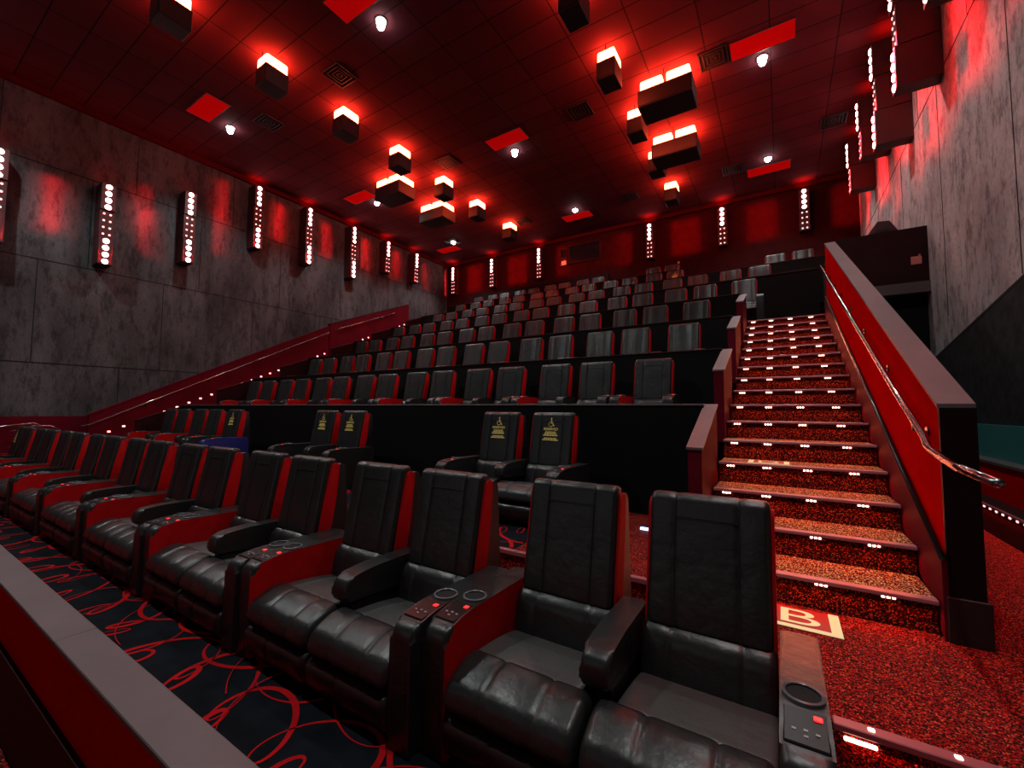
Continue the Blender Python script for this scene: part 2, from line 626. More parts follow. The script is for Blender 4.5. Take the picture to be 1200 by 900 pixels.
def make_stairs(name, x0, x1, n, label):
    root = empty(name, ((x0 + x1) / 2, Y0, 0))
    tag(root, label, 'stairs')
    cx = (x0 + x1) / 2
    for k in range(n):
        y, z = Y0 + TR * k, RI * (k + 1)
        bm = bmesh.new()
        y_end = y + TR + (0.0 if k < n - 1 else 1.2)
        # riser + tread as one carpeted block, tread gets the lit copy, riser the shaded one
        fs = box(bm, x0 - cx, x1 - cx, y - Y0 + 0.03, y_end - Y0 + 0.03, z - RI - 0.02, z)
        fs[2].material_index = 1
        st = link('step', bm, [TREAD_LIT, RISER_SHADED], root)
        bm = bmesh.new()
        prism(bm, rounded_profile([(y - Y0 + 0.06, z + 0.005), (y - Y0 - 0.008, z + 0.005), (y - Y0 - 0.012, z - 0.018), (y - Y0 + 0.03, z - 0.022), (y - Y0 + 0.06, z - 0.004)], [0, .006, .004, 0, 0], 2),
              x0 - cx, x1 - cx)
        link('nosing', bm, NOSE, st)
        bm = bmesh.new()
        for fx in (0.08, 0.32, 0.57, 0.83):
            led_group(bm, x0 - cx + (x1 - x0) * fx, y - Y0 + 0.024, z - 0.033)
        link('step_light', bm, LED_STEP, st)
    return root


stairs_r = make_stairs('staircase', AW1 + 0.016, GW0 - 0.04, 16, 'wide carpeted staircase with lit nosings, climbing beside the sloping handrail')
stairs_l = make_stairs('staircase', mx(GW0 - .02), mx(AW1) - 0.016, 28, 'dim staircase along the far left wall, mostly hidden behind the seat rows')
for k in range(16):
    y, z = Y0 + TR * k, RI * (k + 1)
    light('step_led_lamp', 'AREA', ((AW1 + GW0) / 2, y - 0.012, z - 0.042), 2.2, (1.0, 0.17, 0.07), 1.25, 0.02, (0, -0.55, -1))

# seat-side low walls beside the stairs
for side in (0, 1):
    for k in range(6 if side else 4):
        xa, xb = (AW0, AW1) if side == 0 else (mx(AW1), mx(AW0))
        yb = YP + DY * k + 0.112
        zt = ZP + DZ * k + 0.0
        ya = YP + DY * k - 0.93
        za = zt - 0.38
        zb = ZCR if k == 0 else ZD + DZ * (k - 1)
        bm = bmesh.new()
        prism(bm, [(ya, zb), (yb, zb), (yb, zt), (ya, za)], xa, xb)
        o = link('aisle_wall', bm, MAROON if side == 0 else DMAROON, kind='structure')
        bm = bmesh.new()
        prism(bm, [(ya - 0.01, za), (yb, zt), (yb, zt + 0.02), (ya - 0.01, za + 0.02)], xa - 0.012, xb + 0.012)
        link('wall_cap', bm, CAPM if side == 0 else DMAROON, o)

# guard walls, sloping, with grey caps
GY0, GZ0, GY1, GZ1 = 3.54, 1.36, 10.2, 4.60


def guard(xa, xb, y0, z0, y1, z1, paint, capm, flip=False, zlow0=-0.02, zlow1=2.3):
    bm = bmesh.new()
    prism(bm, [(y0, zlow0), (y1, zlow1), (y1, z1), (y0, z0)], xa, xb)
    o = link('guard_wall', bm, paint, kind='structure')
    bm = bmesh.new()
    prism(bm, [(y0 - 0.008, z0), (y1, z1), (y1, z1 + 0.025), (y0 - 0.008, z0 + 0.025)], xa - 0.008, xb + 0.008)
    link('wall_cap', bm, capm, o)
    return o


g = guard(GW0, GW1, GY0 + 0.02, GZ0, GY1, GZ1, REDP, CAPM)
bm = bmesh.new(); box(bm, GW0 - 0.004, GW1 + 0.004, GY0 - 0.01, GY0 + 0.02, 0.26, GZ0 + 0.0)
link('end_panel', bm, mat('end_panel_dark', (0.008, 0.0015, 0.002), 0.5, spec=0.15), g)
bm = bmesh.new(); box(bm, GW0 - 0.016, GW1 + 0.02, GY0 - 0.03, GY0 + 0.05, 0.0, 0.26, 0.004, 1)
link('kick_plate', bm, DARK, g)
# skirting along the steps with its dark rounded edge
bm = bmesh.new()
sk = [(Y0 - 0.05, 0.0), (GY1, RI * 15.2), (GY1, RI * 15.2 + 0.50), (Y0 - 0.05, 0.46)]
prism(bm, sk, GW0 - 0.03, GW0 - 0.004)
link('skirting', bm, MAROON, g)
bm = bmesh.new(); tube(bm, [(GW0 - 0.022, Y0 - 0.05, 0.46), (GW0 - 0.022, GY1, RI * 15.2 + 0.50)], 0.016, 8)
link('skirting_edge', bm, DCHROME, g, smooth=True)

GLX0, GLX1 = mx(GW1), mx(GW0)
gl = guard(GLX0, GLX1, 3.4, 1.12, 10.05, 4.50, MAROON, MAROON)
gl2 = guard(GLX0 - 0.10, GLX1 - 0.10, 10.15, 4.62, 14.3, 6.28, MAROON, DMAROON, zlow0=2.2, zlow1=4.2)

for gg, ya, yb, xx in ((gl, 3.5, 10.0, GLX1), (gl2, 10.25, 14.2, GLX1 - 0.10)):
    i = 0
    y = ya
    while y < yb:
        z = 1.45 + 0.447 * (y - 5.47)
        bm = bmesh.new()
        box(bm, xx, xx + 0.015, y - 0.032, y + 0.032, z - 0.022, z + 0.022, 0.006, 1)
        link('skirting_light', bm, LED_S, gg)
        y += 0.29
# handrails
def handrail(name, pts, brk, wall_x, label, material=CHROME, r=0.021):
    root = empty(name, pts[0])
    tag(root, label, 'handrail')
    o0 = Vector(pts[0])
    bm = bmesh.new()
    tube(bm, [Vector(p) - o0 for p in pts], r, 10)
    link('rail', bm, material, root, smooth=True)
    for b in brk:
        bm = bmesh.new()
        b = Vector(b)
        tube(bm, [b - o0 + Vector((0, 0, -0.015)), b - o0 + Vector((0, 0, -0.06)), Vector((wall_x, b.y, b.z - 0.07)) - o0], 0.008, 6)
        d = 0.012 if wall_x > b.x else -0.012
        lathe_pts = [Vector((wall_x - d, b.y, b.z - 0.07)) - o0, Vector((wall_x, b.y, b.z - 0.07)) - o0]
        tube(bm, lathe_pts, 0.032, 10)
        link('bracket', bm, DCHROME, root, smooth=True, angle=40)
    return root


slope = (GZ1 - GZ0) / (GY1 - GY0)
rx = GW0 - 0.075
p_low = at_x(1086, 521, rx)
p_mid = at_x(1026, 425, rx)
p_top = at_x(962, 312, rx)
sl = (p_top.z - p_low.z) / (p_top.y - p_low.y)
rail = [(rx + 0.06, p_top.y + 0.10, p_top.z + 0.0), (rx, p_top.y + 0.04, p_top.z + 0.02), (rx, p_top.y, p_top.z)]
for i in range(1, 8):
    t = i / 8
    rail.append((rx, p_top.y + (p_low.y - p_top.y) * t, p_top.z + (p_low.z - p_top.z) * t))
rail += [(rx, p_low.y + 0.05, p_low.z + 0.045), (rx, p_low.y - 0.01, p_low.z - 0.005), (rx, p_low.y - 0.08, p_low.z - 0.025)]
pe = at_x(1120, 545, rx)
rail += [(rx, 3.26, 1.094), (rx, 3.0, 1.063), (rx, 2.50, 1.05)]
br = []
for t in (0.0, 0.18, 0.36, 0.52, 0.66, 0.78, 0.90):
    yy = p_low.y + 0.30 + (p_top.y - p_low.y - .5) * t
    br.append((rx, yy, p_low.z + (yy - p_low.y) * sl))
handrail('handrail', rail, br, GW0, 'long polished metal handrail on the red wall beside the lit stairs')
lx = GLX1 + 0.07
handrail('handrail', [(lx, 3.25, 0.86), (lx, 3.42, 0.90), (lx, 10.0, 4.26)], [(lx, 4.5 + 1.5 * i, 0.90 + (1.08 + 1.5 * i) * 0.5106) for i in range(4)], GLX1,
         'thin metal handrail on the lower stretch of the far left sloping wall')
lx2 = GLX1 - 0.03
handrail('handrail', [(lx2, 10.4, 4.45), (lx2, 13.4, 5.70)], [(lx2, 11.2, 4.78), (lx2, 12.6, 5.37)], GLX1 - 0.1,
         'thin metal handrail on the upper stretch of the far left sloping wall')
# small rail beyond the front row, far left
rl = empty('handrail', (-15.0, 2.0, ZF))
tag(rl, 'low metal railing beyond the far left end of the front row', 'railing')
bm = bmesh.new()
tube(bm, [(0, -0.6, 0.80), (0, 0.05, 1.07), (0, 0.5, 1.13), (0, 0.62, 1.06)], 0.02, 8)
link('rail', bm, CHROME, rl, smooth=True)
bm = bmesh.new()
tube(bm, [(0.25, 0.1, 0.95), (0.25, 0.45, 1.06), (0.25, 0.72, 1.07), (0.25, 0.9, 0.95)], 0.018, 8)
tube(bm, [(0.25, 0.1, 0.60), (0.25, 0.6, 0.72)], 0.014, 8)
link('rail', bm, CHROME, rl, smooth=True)
for yy, zz, xx in ((-0.5, 0.84, 0), (0.5, 1.12, 0), (0.2, 0.98, 0.25), (0.85, 0.98, 0.25)):
    bm = bmesh.new(); tube(bm, [(xx, yy, 0), (xx, yy, zz)], 0.016, 8)
    link('post', bm, DCHROME, rl, smooth=True)

# ------------------------------------------------------------------ foreground half wall
WY0, WY1, WZ = 0.482, 0.606, 0.45
bm = bmesh.new(); box(bm, XL + 0.1, -0.35, WY0 + 0.012, WY1 - 0.006, ZF - 0.02, WZ - 0.02)
hw = link('wall_front', bm, REDP, kind='structure')
for xa, xb in ((XL + .1, -2.36), (-2.355, -0.34)):
    bm = bmesh.new(); box(bm, xa, xb, WY0, WY1, WZ - 0.02, WZ, 0.003, 1)
    link('wall_cap', bm, CAPM, hw)
bm = bmesh.new(); box(bm, XL + .1, -0.34, WY0 - 0.006, WY0 + 0.012, ZF - 0.02, 0.165)
link('kick_panel', bm, DMAROON, hw)

# step edge beside the end seat of the front row
se = empty('step_edge', (0.9, 2.36, 0))
tag(se, 'lit metal step edge beside the end recliner of the front row', 'step edge')
bm = bmesh.new()
box(bm, -0.75, 1.44, -0.012, 0.05, -0.022, 0.007, 0.004, 1)
link('nosing', bm, NOSE, se)
bm = bmesh.new()
for i in range(7):
    c = -0.62 + 0.26 * i
    box(bm, c - 0.011, c + 0.011, 0.008, 0.03, 0.006, 0.011, 0.003, 1)
link('nosing_light', bm, LED_STEP, se)
bm = bmesh.new()
for i in range(4):
    c = -0.66 + 0.52 * i
    box(bm, c - 0.055, c + 0.055, -0.008, 0.0, -0.055, -0.038, 0.003, 1)
link('step_light', bm, LED_STEP, se)
light('step_led_lamp', 'AREA', (0.9, 2.345, -0.05), 1.2, (1, 0.1, 0.06), 1.4, 0.02, (0, -0.6, -1))


# row sign B on the landing and D on the fourth step
def row_sign(letter, loc, w, d, label):
    root = empty('row_sign', loc)
    tag(root, label, 'sign')
    bm = bmesh.new(); box(bm, -w / 2, w / 2, 0, d, 0, 0.003)
    link('plate', bm, SIGNRED, root)
    bm = bmesh.new()
    f = 0.13
    fw = w * f
    box(bm, -w / 2, -w / 2 + fw, 0, d, 0.003, 0.005)
    box(bm, w / 2 - fw, w / 2, 0, d, 0.003, 0.005)
    box(bm, -w / 2 + fw, w / 2 - fw, 0, d * 0.14, 0.003, 0.005)
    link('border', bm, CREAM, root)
    me = text_mesh(letter, 1.0)
    xs = [v.co.x for v in me.vertices]; ys = [v.co.y for v in me.vertices]
    tw, th = w * 0.50, d * 0.66
    for v in me.vertices:
        v.co.x = ((v.co.x - min(xs)) / (max(xs) - min(xs)) - 0.5) * tw if False else v.co.x
    x0, x1, y0, y1 = min(xs), max(xs), min(ys), max(ys)
    for v in me.vertices:
        v.co.x = ((v.co.x - x0) / (x1 - x0) - 0.5) * tw
        v.co.y = d * 0.22 + (v.co.y - y0) / (y1 - y0) * th
        v.co.z = 0.0056
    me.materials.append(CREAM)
    o = bpy.data.objects.new('letter', me); COL.objects.link(o); o.parent = root
    return root


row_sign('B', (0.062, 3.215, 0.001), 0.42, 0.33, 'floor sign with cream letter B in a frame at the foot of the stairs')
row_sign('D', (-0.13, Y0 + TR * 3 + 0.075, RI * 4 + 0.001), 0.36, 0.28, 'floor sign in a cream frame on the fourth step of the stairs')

# ------------------------------------------------------------------ recliners
W_S = 0.55                # seat width
A_C, A_M = 0.137, 0.128    # console arm, middle arm widths


def head_profile():
    # closed (y,z), y=0 at front top edge, chair faces -y
    return rounded_profile([(-0.115, 0.53), (-0.01, 0.53), (0.072, 0.85), (0.098, 1.085), (0.080, 1.115), (0.022, 1.118), (-0.004, 1.092), (-0.060, 0.80)],
                           [0.02, 0.02, 0.15, 0.02, 0.02, 0.025, 0.04, 0.12], 5)


def prof_lumbar():
    return rounded_profile([(-0.195, 0.30), (0.0, 0.30), (0.03, 0.535), (-0.095, 0.548), (-0.155, 0.50)], [0.03, 0.02, 0.03, 0.05, 0.08], 5)


def prof_seat():
    return rounded_profile([(-0.56, 0.28), (-0.12, 0.20), (-0.12, 0.325), (-0.30, 0.365), (-0.52, 0.385)], [0.02, 0.02, 0.03, 0.1, 0.02], 5)


def prof_front():
    return rounded_profile([(-0.715, 0.228), (-0.55, 0.21), (-0.50, 0.34), (-0.525, 0.405), (-0.61, 0.405), (-0.735, 0.35), (-0.765, 0.26)], [0.03, 0.02, 0.05, 0.03, 0.06, 0.06, 0.06], 5)


def prof_foot():
    return rounded_profile([(-0.715, 0.035), (-0.64, 0.035), (-0.62, 0.22), (-0.71, 0.225), (-0.765, 0.195), (-0.75, 0.09)], [0.02, 0.01, 0.01, 0.02, 0.03, 0.03], 3)


def arm_profile(front, back, low, ztop, drop=0.035):
    return rounded_profile([(front, low), (back, low), (back, ztop - 0.01), (front + 0.18, ztop), (front + 0.01, ztop - drop)], [0.015, 0.01, 0.03, 0.2, 0.06], 6)


def add_arm_console(root, xa, xb, full, extras=True, red=1):
    o = None
    bm = bmesh.new()
    pr = arm_profile(-0.735, 0.09, 0.0, 0.575)
    prism(bm, pr, xa, xb, 0.028 if full else 0.0, 4)
    # red outer and inner faces
    bmesh.ops.recalc_face_normals(bm, faces=bm.faces)
    bm.normal_update()
    for f in bm.faces:
        f.material_index = 1 if f.normal.x * red > 0.97 and f.calc_area() > 0.05 else 0
    o = link('armrest', bm, [LEATHER, REDV], root, smooth=True, angle=35)
    if not extras:
        return o
    xc = (xa + xb) / 2
    yc, zc = -0.42, 0.5755
    bm = bmesh.new()
    rings = lathe(bm, [(0.062, -0.004), (0.062, 0.007), (0.055, 0.010), (0.051, 0.007), (0.050, 0.0012), (0.001, 0.0008)], (xc, yc, zc), 24)
    for f in bm.faces:
        if abs(f.calc_center_median().x - xc) < 0.0495 and (f.calc_center_median() - Vector((xc, yc, zc))).xy.length < 0.0505:
            f.material_index = 1
    link('cup_holder', bm, [RIM, GROOVE], o, smooth=True, angle=40)
    bm = bmesh.new()
    z2 = 0.562
    hexa(bm, [(xc - 0.058, -0.655, 0.535), (xc + 0.058, -0.655, 0.535), (xc + 0.058, -0.50, z2), (xc - 0.058, -0.50, z2),
              (xc - 0.058, -0.655, 0.5615), (xc + 0.058, -0.655, 0.5615), (xc + 0.058, -0.50, 0.5765), (xc - 0.058, -0.50, 0.5765)], 0.004, 1)
    link('control_panel', bm, GLOSS, o)

    def zt(y):
        return 0.5615 + (y + 0.655) / 0.155 * 0.015
    bm = bmesh.new()
    for dx, dy in ((-0.03, -0.60), (0.0, -0.595), (0.03, -0.60), (0.0, -0.62)):
        box(bm, xc + dx - 0.006, xc + dx + 0.006, dy - 0.005, dy + 0.005, zt(dy) - 0.001, zt(dy) + 0.0025, 0.001, 1)
    link('button', bm, BUTTON, o)
    bm = bmesh.new()
    sgn = 1
    box(bm, xc + 0.022, xc + 0.046, -0.545, -0.52, zt(-0.53) - 0.001, zt(-0.53) + 0.004, 0.003, 1)
    link('indicator_light', bm, REDLED, o)
    return o


def make_chair(left_console, right_console, right_mid, full=True, right_side_mat=None):
    """one recliner, local x=0 at seat centre, y=0 at the front of the head cushion, z=0 on its floor"""
    root = empty('recliner')
    hw_ = W_S / 2
    seams = (-0.135, 0.135)
    bm = bmesh.new()
    xs, ins = stations(0.511, seams, 0.0035, 0.026, full)
    loft(bm, head_profile(), xs, ins)
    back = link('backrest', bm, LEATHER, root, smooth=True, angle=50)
    for s in (-1, 1):
        bm = bmesh.new()
        pr = rounded_profile([(-0.10, 0.40), (0.01, 0.40), (0.082, 0.80), (0.104, 1.05), (0.088, 1.08), (0.046, 1.08), (0.026, 1.055), (-0.028, 0.80)], [0.01, .01, .15, .03, .03, .03, .05, .2], 4)
        xa, xb = (0.2565, 0.2685) if s > 0 else (-0.2685, -0.2565)
        prism(bm, pr, xa, xb, 0.007 if full else 0, 2)
        link('side_panel', bm, REDV, root, smooth=True, angle=40)
    bm = bmesh.new()
    xs, ins = stations(W_S - 0.012, (-0.15, 0.15), 0.005, 0.03, full)
    loft(bm, prof_seat(), xs, [0.5 * i for i in ins])
    link('seat_cushion', bm, LEATHER_LIT, root, smooth=True, angle=50)
    bm = bmesh.new()
    loft(bm, prof_lumbar(), xs, ins)
    link('lumbar_cushion', bm, LEATHER, root, smooth=True, angle=50)
    if full:
        bm = bmesh.new()
        # the roll reaches under the shared middle arm, so the rolls of a pair meet
        ext = A_M / 2 - 0.003
        f0 = -hw_ + 0.002 - (ext if not left_console else 0)
        f1 = hw_ - 0.002 + (ext if right_mid else 0)
        fc = (f0 + f1) / 2
        xs, ins = stations(f1 - f0, (-0.11, 0.13), 0.007, 0.04, True)
        loft(bm, prof_front(), [x + fc for x in xs], ins)
        link('front_roll', bm, LEATHER, root, smooth=True, angle=50)
        bm = bmesh.new()
        xs, ins = stations(f1 - f0 - 0.004, (-0.05,), 0.006, 0.03, True)
        loft(bm, prof_foot(), [x + fc for x in xs], ins)
        link('footrest', bm, LEATHER, root, smooth=True, angle=50)
        bm = bmesh.new()
        box(bm, -hw_ + 0.02, hw_ - 0.02, -0.60, 0.10, 0.0, 0.19)
        link('base', bm, DARK, root)
        bm = bmesh.new()
        prism(bm, rounded_profile([(-0.02, 0.0), (0.19, 0.0), (0.205, 0.45), (0.165, 1.06), (0.105, 1.075), (0.080, 0.80), (0.01, 0.45)], [0, 0, .1, .03, .02, .05, .05], 4), -0.262, 0.262, 0.008, 2)
        link('back_shell', bm, DARK, root, smooth=True, angle=40)
        bm = bmesh.new()
        for sx in seams:
            tube(bm, [(sx, -0.1175, 0.545), (sx, -0.0915, 0.66), (sx, -0.0625, 0.80), (sx, -0.036, 0.94), (sx, -0.0095, 1.075), (sx, 0.012, 1.109)], 0.0028, 5)
        tube(bm, [(seams[0], -0.0215, 1.015), (seams[1], -0.0215, 1.015)], 0.0025, 5)
        link('seam', bm, GROOVE, back)
    if left_console:
        add_arm_console(root, -hw_ - A_C, -hw_ - 0.002, full, full)
    if right_console:
        add_arm_console(root, hw_ + 0.002, hw_ + A_C, full, full, -1)
    if right_mid:
        bm = bmesh.new()
        prism(bm, rounded_profile([(-0.555, 0.425), (0.03, 0.385), (0.03, 0.57), (-0.36, 0.575), (-0.55, 0.55)], [0.03, .01, .02, .2, .06], 6), hw_ + 0.003, hw_ + A_M - 0.003, 0.02 if full else 0, 3)
        arm = link('armrest', bm, LEATHER, root, smooth=True, angle=35)
        bm = bmesh.new()
        box(bm, hw_ + 0.012, hw_ + A_M - 0.012, -0.50, 0.03, 0.0, 0.40)
        link('arm_support', bm, DARK, arm)
    return root


PROTO = {}
# kinds: R = right seat of a pair (console on its right), L = left seat of a pair (console left, middle arm right), S = single (two consoles)
for full in (True, False):
    PROTO['R', full] = make_chair(False, True, False, full)
    PROTO['L', full] = make_chair(True, False, True, full)
    PROTO['S', full] = make_chair(True, True, False, full)
USED = set()


def reserved_mesh():
    """gold wheelchair emblem, the word RESERVED and blocks of small print, in the local xz plane"""
    bm = bmesh.new()

    def rect(x0, x1, z0, z1):
        bm.faces.new([bm.verts.new((x, 0, z)) for x, z in ((x0, z0), (x1, z0), (x1, z1), (x0, z1))])

    def poly(pts, w):
        for a, b in zip(pts, pts[1:]):
            a, b = Vector((a[0], a[1])), Vector((b[0], b[1]))
            d = (b - a).normalized(); n = Vector((-d.y, d.x)) * w
            a2, b2 = a - d * w * .6, b + d * w * .6
            bm.faces.new([bm.verts.new((q.x, 0, q.y)) for q in (a2 + n, a2 - n, b2 - n, b2 + n)])
    # emblem centred at z=.16
    c = (-0.004, 0.138)
    poly([(c[0] + 0.026 * math.cos(t), c[1] + 0.026 * math.sin(t)) for t in [math.radians(115 + 12 * i) for i in range(20)]], 0.0042)
    poly([(0.0, 0.186), (0.0, 0.150), (0.022, 0.148), (0.032, 0.118), (0.042, 0.122)], 0.0045)
    poly([(0.0, 0.168), (0.020, 0.167)], 0.0032)
    bm.faces.new([bm.verts.new((0.0 + 0.009 * math.cos(t), 0, 0.200 + 0.009 * math.sin(t))) for t in [2 * PI * i / 10 for i in range(10)]])
    em = bpy.data.meshes.new('reserved_emblem')
    bm.to_mesh(em); bm.free()
    em.materials.append(GOLD)
    bm = bmesh.new()
    rnd = random.Random(4)
    for z, w, h in ((0.048, 0.066, 0.0065), (0.030, 0.078, 0.0065), (0.012, 0.090, 0.0065), (-0.022, 0.080, 0.0065), (-0.040, 0.098, 0.0065)):
        x = -w
        while x < w:
            l = rnd.uniform(0.012, 0.032)
            rect(x, min(x + l, w), z - h, z + h)
            x += l + 0.005
    me = bpy.data.meshes.new('reserved_lettering')
    bm.to_mesh(me); bm.free()
    t = text_mesh('RESERVED', 0.040, bold=0.0006)
    wd = bpy.data.meshes.new('reserved_lettering')
    bm = bmesh.new()
    b2 = bmesh.new(); b2.from_mesh(t)
    mp = {}
    for v in b2.verts:
        mp[v] = bm.verts.new((v.co.x, 0, v.co.y + 0.070))
    for f in b2.faces:
        try:
            bm.faces.new([mp[v] for v in f.verts])
        except ValueError:
            pass
    bm.to_mesh(wd); bm.free(); b2.free()
    me.materials.append(GOLD)
    wd.materials.append(GOLD)
    return em, wd, me


RES = reserved_mesh()


def place(kind, full, x, y, z, label, group, reserved=False, blue=False):
    key = (kind, full)
    o = copy_tree(PROTO[key])
    o.location = (x, y, z)
    tag(o, label, 'recliner', group)
    if reserved:
        b = [c for c in o.children if c.name.startswith('backrest')][0]
        for nm, me in zip(('reserved_emblem', 'reserved_lettering', 'small_print'), RES):
            r = bpy.data.objects.new(nm, me)
            COL.objects.link(r)
            r.parent = b
            r.location = (0.0, -0.0585, 0.85)
            r.rotation_euler = (math.radians(-10.7), 0, 0)
            r['label'] = {'reserved_emblem': 'gold wheelchair emblem', 'reserved_lettering': 'gold printed word RESERVED', 'small_print': 'gold lines of small print'}[nm]
    if reserved and full and group.endswith('second row'):
        for c in o.children:
            if c.name.startswith('armrest') and len(c.data.materials) > 1:
                c.data = c.data.copy()
                c.data.materials[1] = LEATHER
    if blue:
        for c in o.children:
            if c.name.startswith('armrest') and c.matrix_basis is not None:
                xm = sum(v.co.x for v in c.data.vertices) / len(c.data.vertices)
                if xm > 0:
                    c.data = c.data.copy()
                    c.data.materials[0] = BLUEV
                    c['label'] = 'blue sided armrest'
    return o


ROWS = ['front', 'second', 'third', 'fourth', 'fifth', 'sixth', 'seventh', 'eighth', 'ninth']
CH = {}


def seat_row(idx, y, z, seats, full, res=(), blue=()):
    for i, (kind, x) in enumerate(seats):
        lead = 'black recliner with gold RESERVED print' if i in res else 'black leather recliner with red sides'
        if i == 0:
            pos = 'end seat nearest the staircase'
        elif i == len(seats) - 1:
            pos = 'farthest seat from the staircase'
        else:
            pos = '%s seat from the staircase' % ORD[i]
        place(kind, full, x, y(x) if callable(y) else y, z, '%s, %s row, %s' % (lead, ROWS[idx], pos), 'recliners in the %s row' % ROWS[idx], i in res, i in blue)


def pairs(xr, n, per=1.5703, inn=0.7065):
    out = []
    for i in range(n):
        out += [('R', xr - per * i), ('L', xr - per * i - inn)]
    return out


seat_row(0, lambda x: 2.19 if x > -1.2 else 2.15 - 0.013 * (0.31 + 1.507 * int((-x - 0.2) / 1.507)), ZF, pairs(-0.31, 9, 1.507, 0.681), True, res=(17,))
seat_row(1, 4.337, ZCR + 0.002, [('R', -2.20), ('L', -2.907), ('R', -5.71), ('L', -6.417), ('S', -9.46)] + pairs(-10.325, 2), True, res=(0, 1, 2, 3, 4), blue=(4,))
HY, HDY = 6.238, 1.763


def trunc(l, lim=-12.95):
    return [s for s in l if s[1] > lim]


seat_row(2, HY, ZD, trunc([('S', -1.549)] + pairs(-1.549 - .8635, 8), -12.96), True)
seat_row(3, HY + HDY, ZD + DZ, trunc([('S', -1.444)] + pairs(-1.444 - .8635, 8)), False)
seat_row(4, HY + 2 * HDY, ZD + 2 * DZ, trunc([('S', -1.499)] + pairs(-1.499 - .8635, 8)), False)
seat_row(5, HY + 3 * HDY, ZD + 3 * DZ, trunc([('S', -0.691)] + pairs(-0.691 - .8635, 8)), False)
seat_row(6, HY + 4 * HDY, ZD + 4 * DZ, trunc(pairs(-0.42, 9)), False)
seat_row(7, HY + 5 * HDY, ZD + 5 * DZ, trunc(pairs(0.65, 1, 1.57, 0.7065) + pairs(-2.965, 7)), False, res=(2,))
seat_row(8, HY + 6 * HDY, ZD + 6 * DZ, [('R', -3.42), ('L', -4.12)] + trunc(pairs(-6.39, 5), -13.0), False)
for key, o in PROTO.items():
    if True:
        for c in list(o.children_recursive):
            bpy.data.objects.remove(c)
        bpy.data.objects.remove(o)

# ------------------------------------------------------------------ ceiling speakers with red back-glow
GLOW = (1.0, 0.030, 0.008)


def speaker(loc, w, d, h, label, big):
    root = empty('ceiling_speaker', loc)
    tag(root, label, 'speaker', 'large box speakers under the ceiling' if big else 'small box speakers under the ceiling')
    bm = bmesh.new(); box(bm, -w / 2, w / 2, -d / 2, d / 2, 0, h, 0.012, 1)
    cab = link('cabinet', bm, SPKR, root)
    bm = bmesh.new()
    box(bm, -w / 2 + 0.03, w / 2 - 0.03, -d / 2 - 0.012, -d / 2 + 0.001, 0.03, h - 0.03, 0.004, 1)
    link('grille', bm, DARK, root)
    top = ZC - loc[2]
    bm = bmesh.new()
    tube(bm, [(0, 0, h), (0, 0, top - 0.002)], 0.03, 8)
    link('mount', bm, DARK, root)
    bm = bmesh.new()
    tube(bm, [(0, -d / 2 + .03, h), (0, -d / 2 + 0.03, top - 0.002)], 0.012, 6)
    link('hanging_rod', bm, DARK, root)
    bm = bmesh.new()
    n = 2 if big else 1
    for i in range(n):
        c = (i - (n - 1) / 2) * w * 0.5
        hw2 = w * (0.21 if big else 0.47)
        box(bm, c - hw2, c + hw2, -d * .47, d * .47, h, h + 0.235, 0.04, 2)
    link('led_strip', bm, LED_RED, root)
    for i in range(n):
        c = (i - (n - 1) / 2) * w * 0.52
        light('speaker_glow', 'AREA', (loc[0] + c, loc[1], loc[2] + h + 0.20), 14, GLOW, w * (0.44 if big else 0.85), d * 0.85, (0, 0, 1), spread=160)
    return root


ZSP = 8.55
for nm, px, py, i in [('left', 215, 14, 0), ('left', 326, 97, 1), ('left', 408, 152, 2), ('left', 467, 195, 3), ('left', 517, 231, 4), ('left', 557, 255, 5), ('left', 589, 279, 6)]:
    p = at_z(px, py + 3, ZSP)
    speaker((-9.62, (3.0, 4.9, 6.85, 8.75, 10.75, 12.65, 14.95)[i], ZSP), 0.44, 0.52, 0.42,
            'small glowing box speaker, %s from the camera in the left ceiling column' % ORD[i], False)
for i, y in enumerate((6.9, 8.8, 10.98, 13.08, 15.2)):
    speaker((-3.05, y, ZSP), 0.42, 0.52, 0.42, 'small glowing box speaker, %s from the camera in the right ceiling column' % ORD[i], False)
speaker((-2.12, 10.25, ZSP), 1.22, 0.75, 0.42, 'large long box speaker in the right group, nearer of the two', True)
speaker((-2.38, 12.55, ZSP), 1.22, 0.75, 0.42, 'large long box speaker in the right group, farther of the two', True)
speaker((-11.15, 9.95, ZSP), 1.2, 0.75, 0.42, 'large long box speaker in the left group, nearer of the two', True)
speaker((-11.15, 12.1, ZSP), 1.2, 0.75, 0.42, 'large long box speaker in the left group, farther of the two', True)

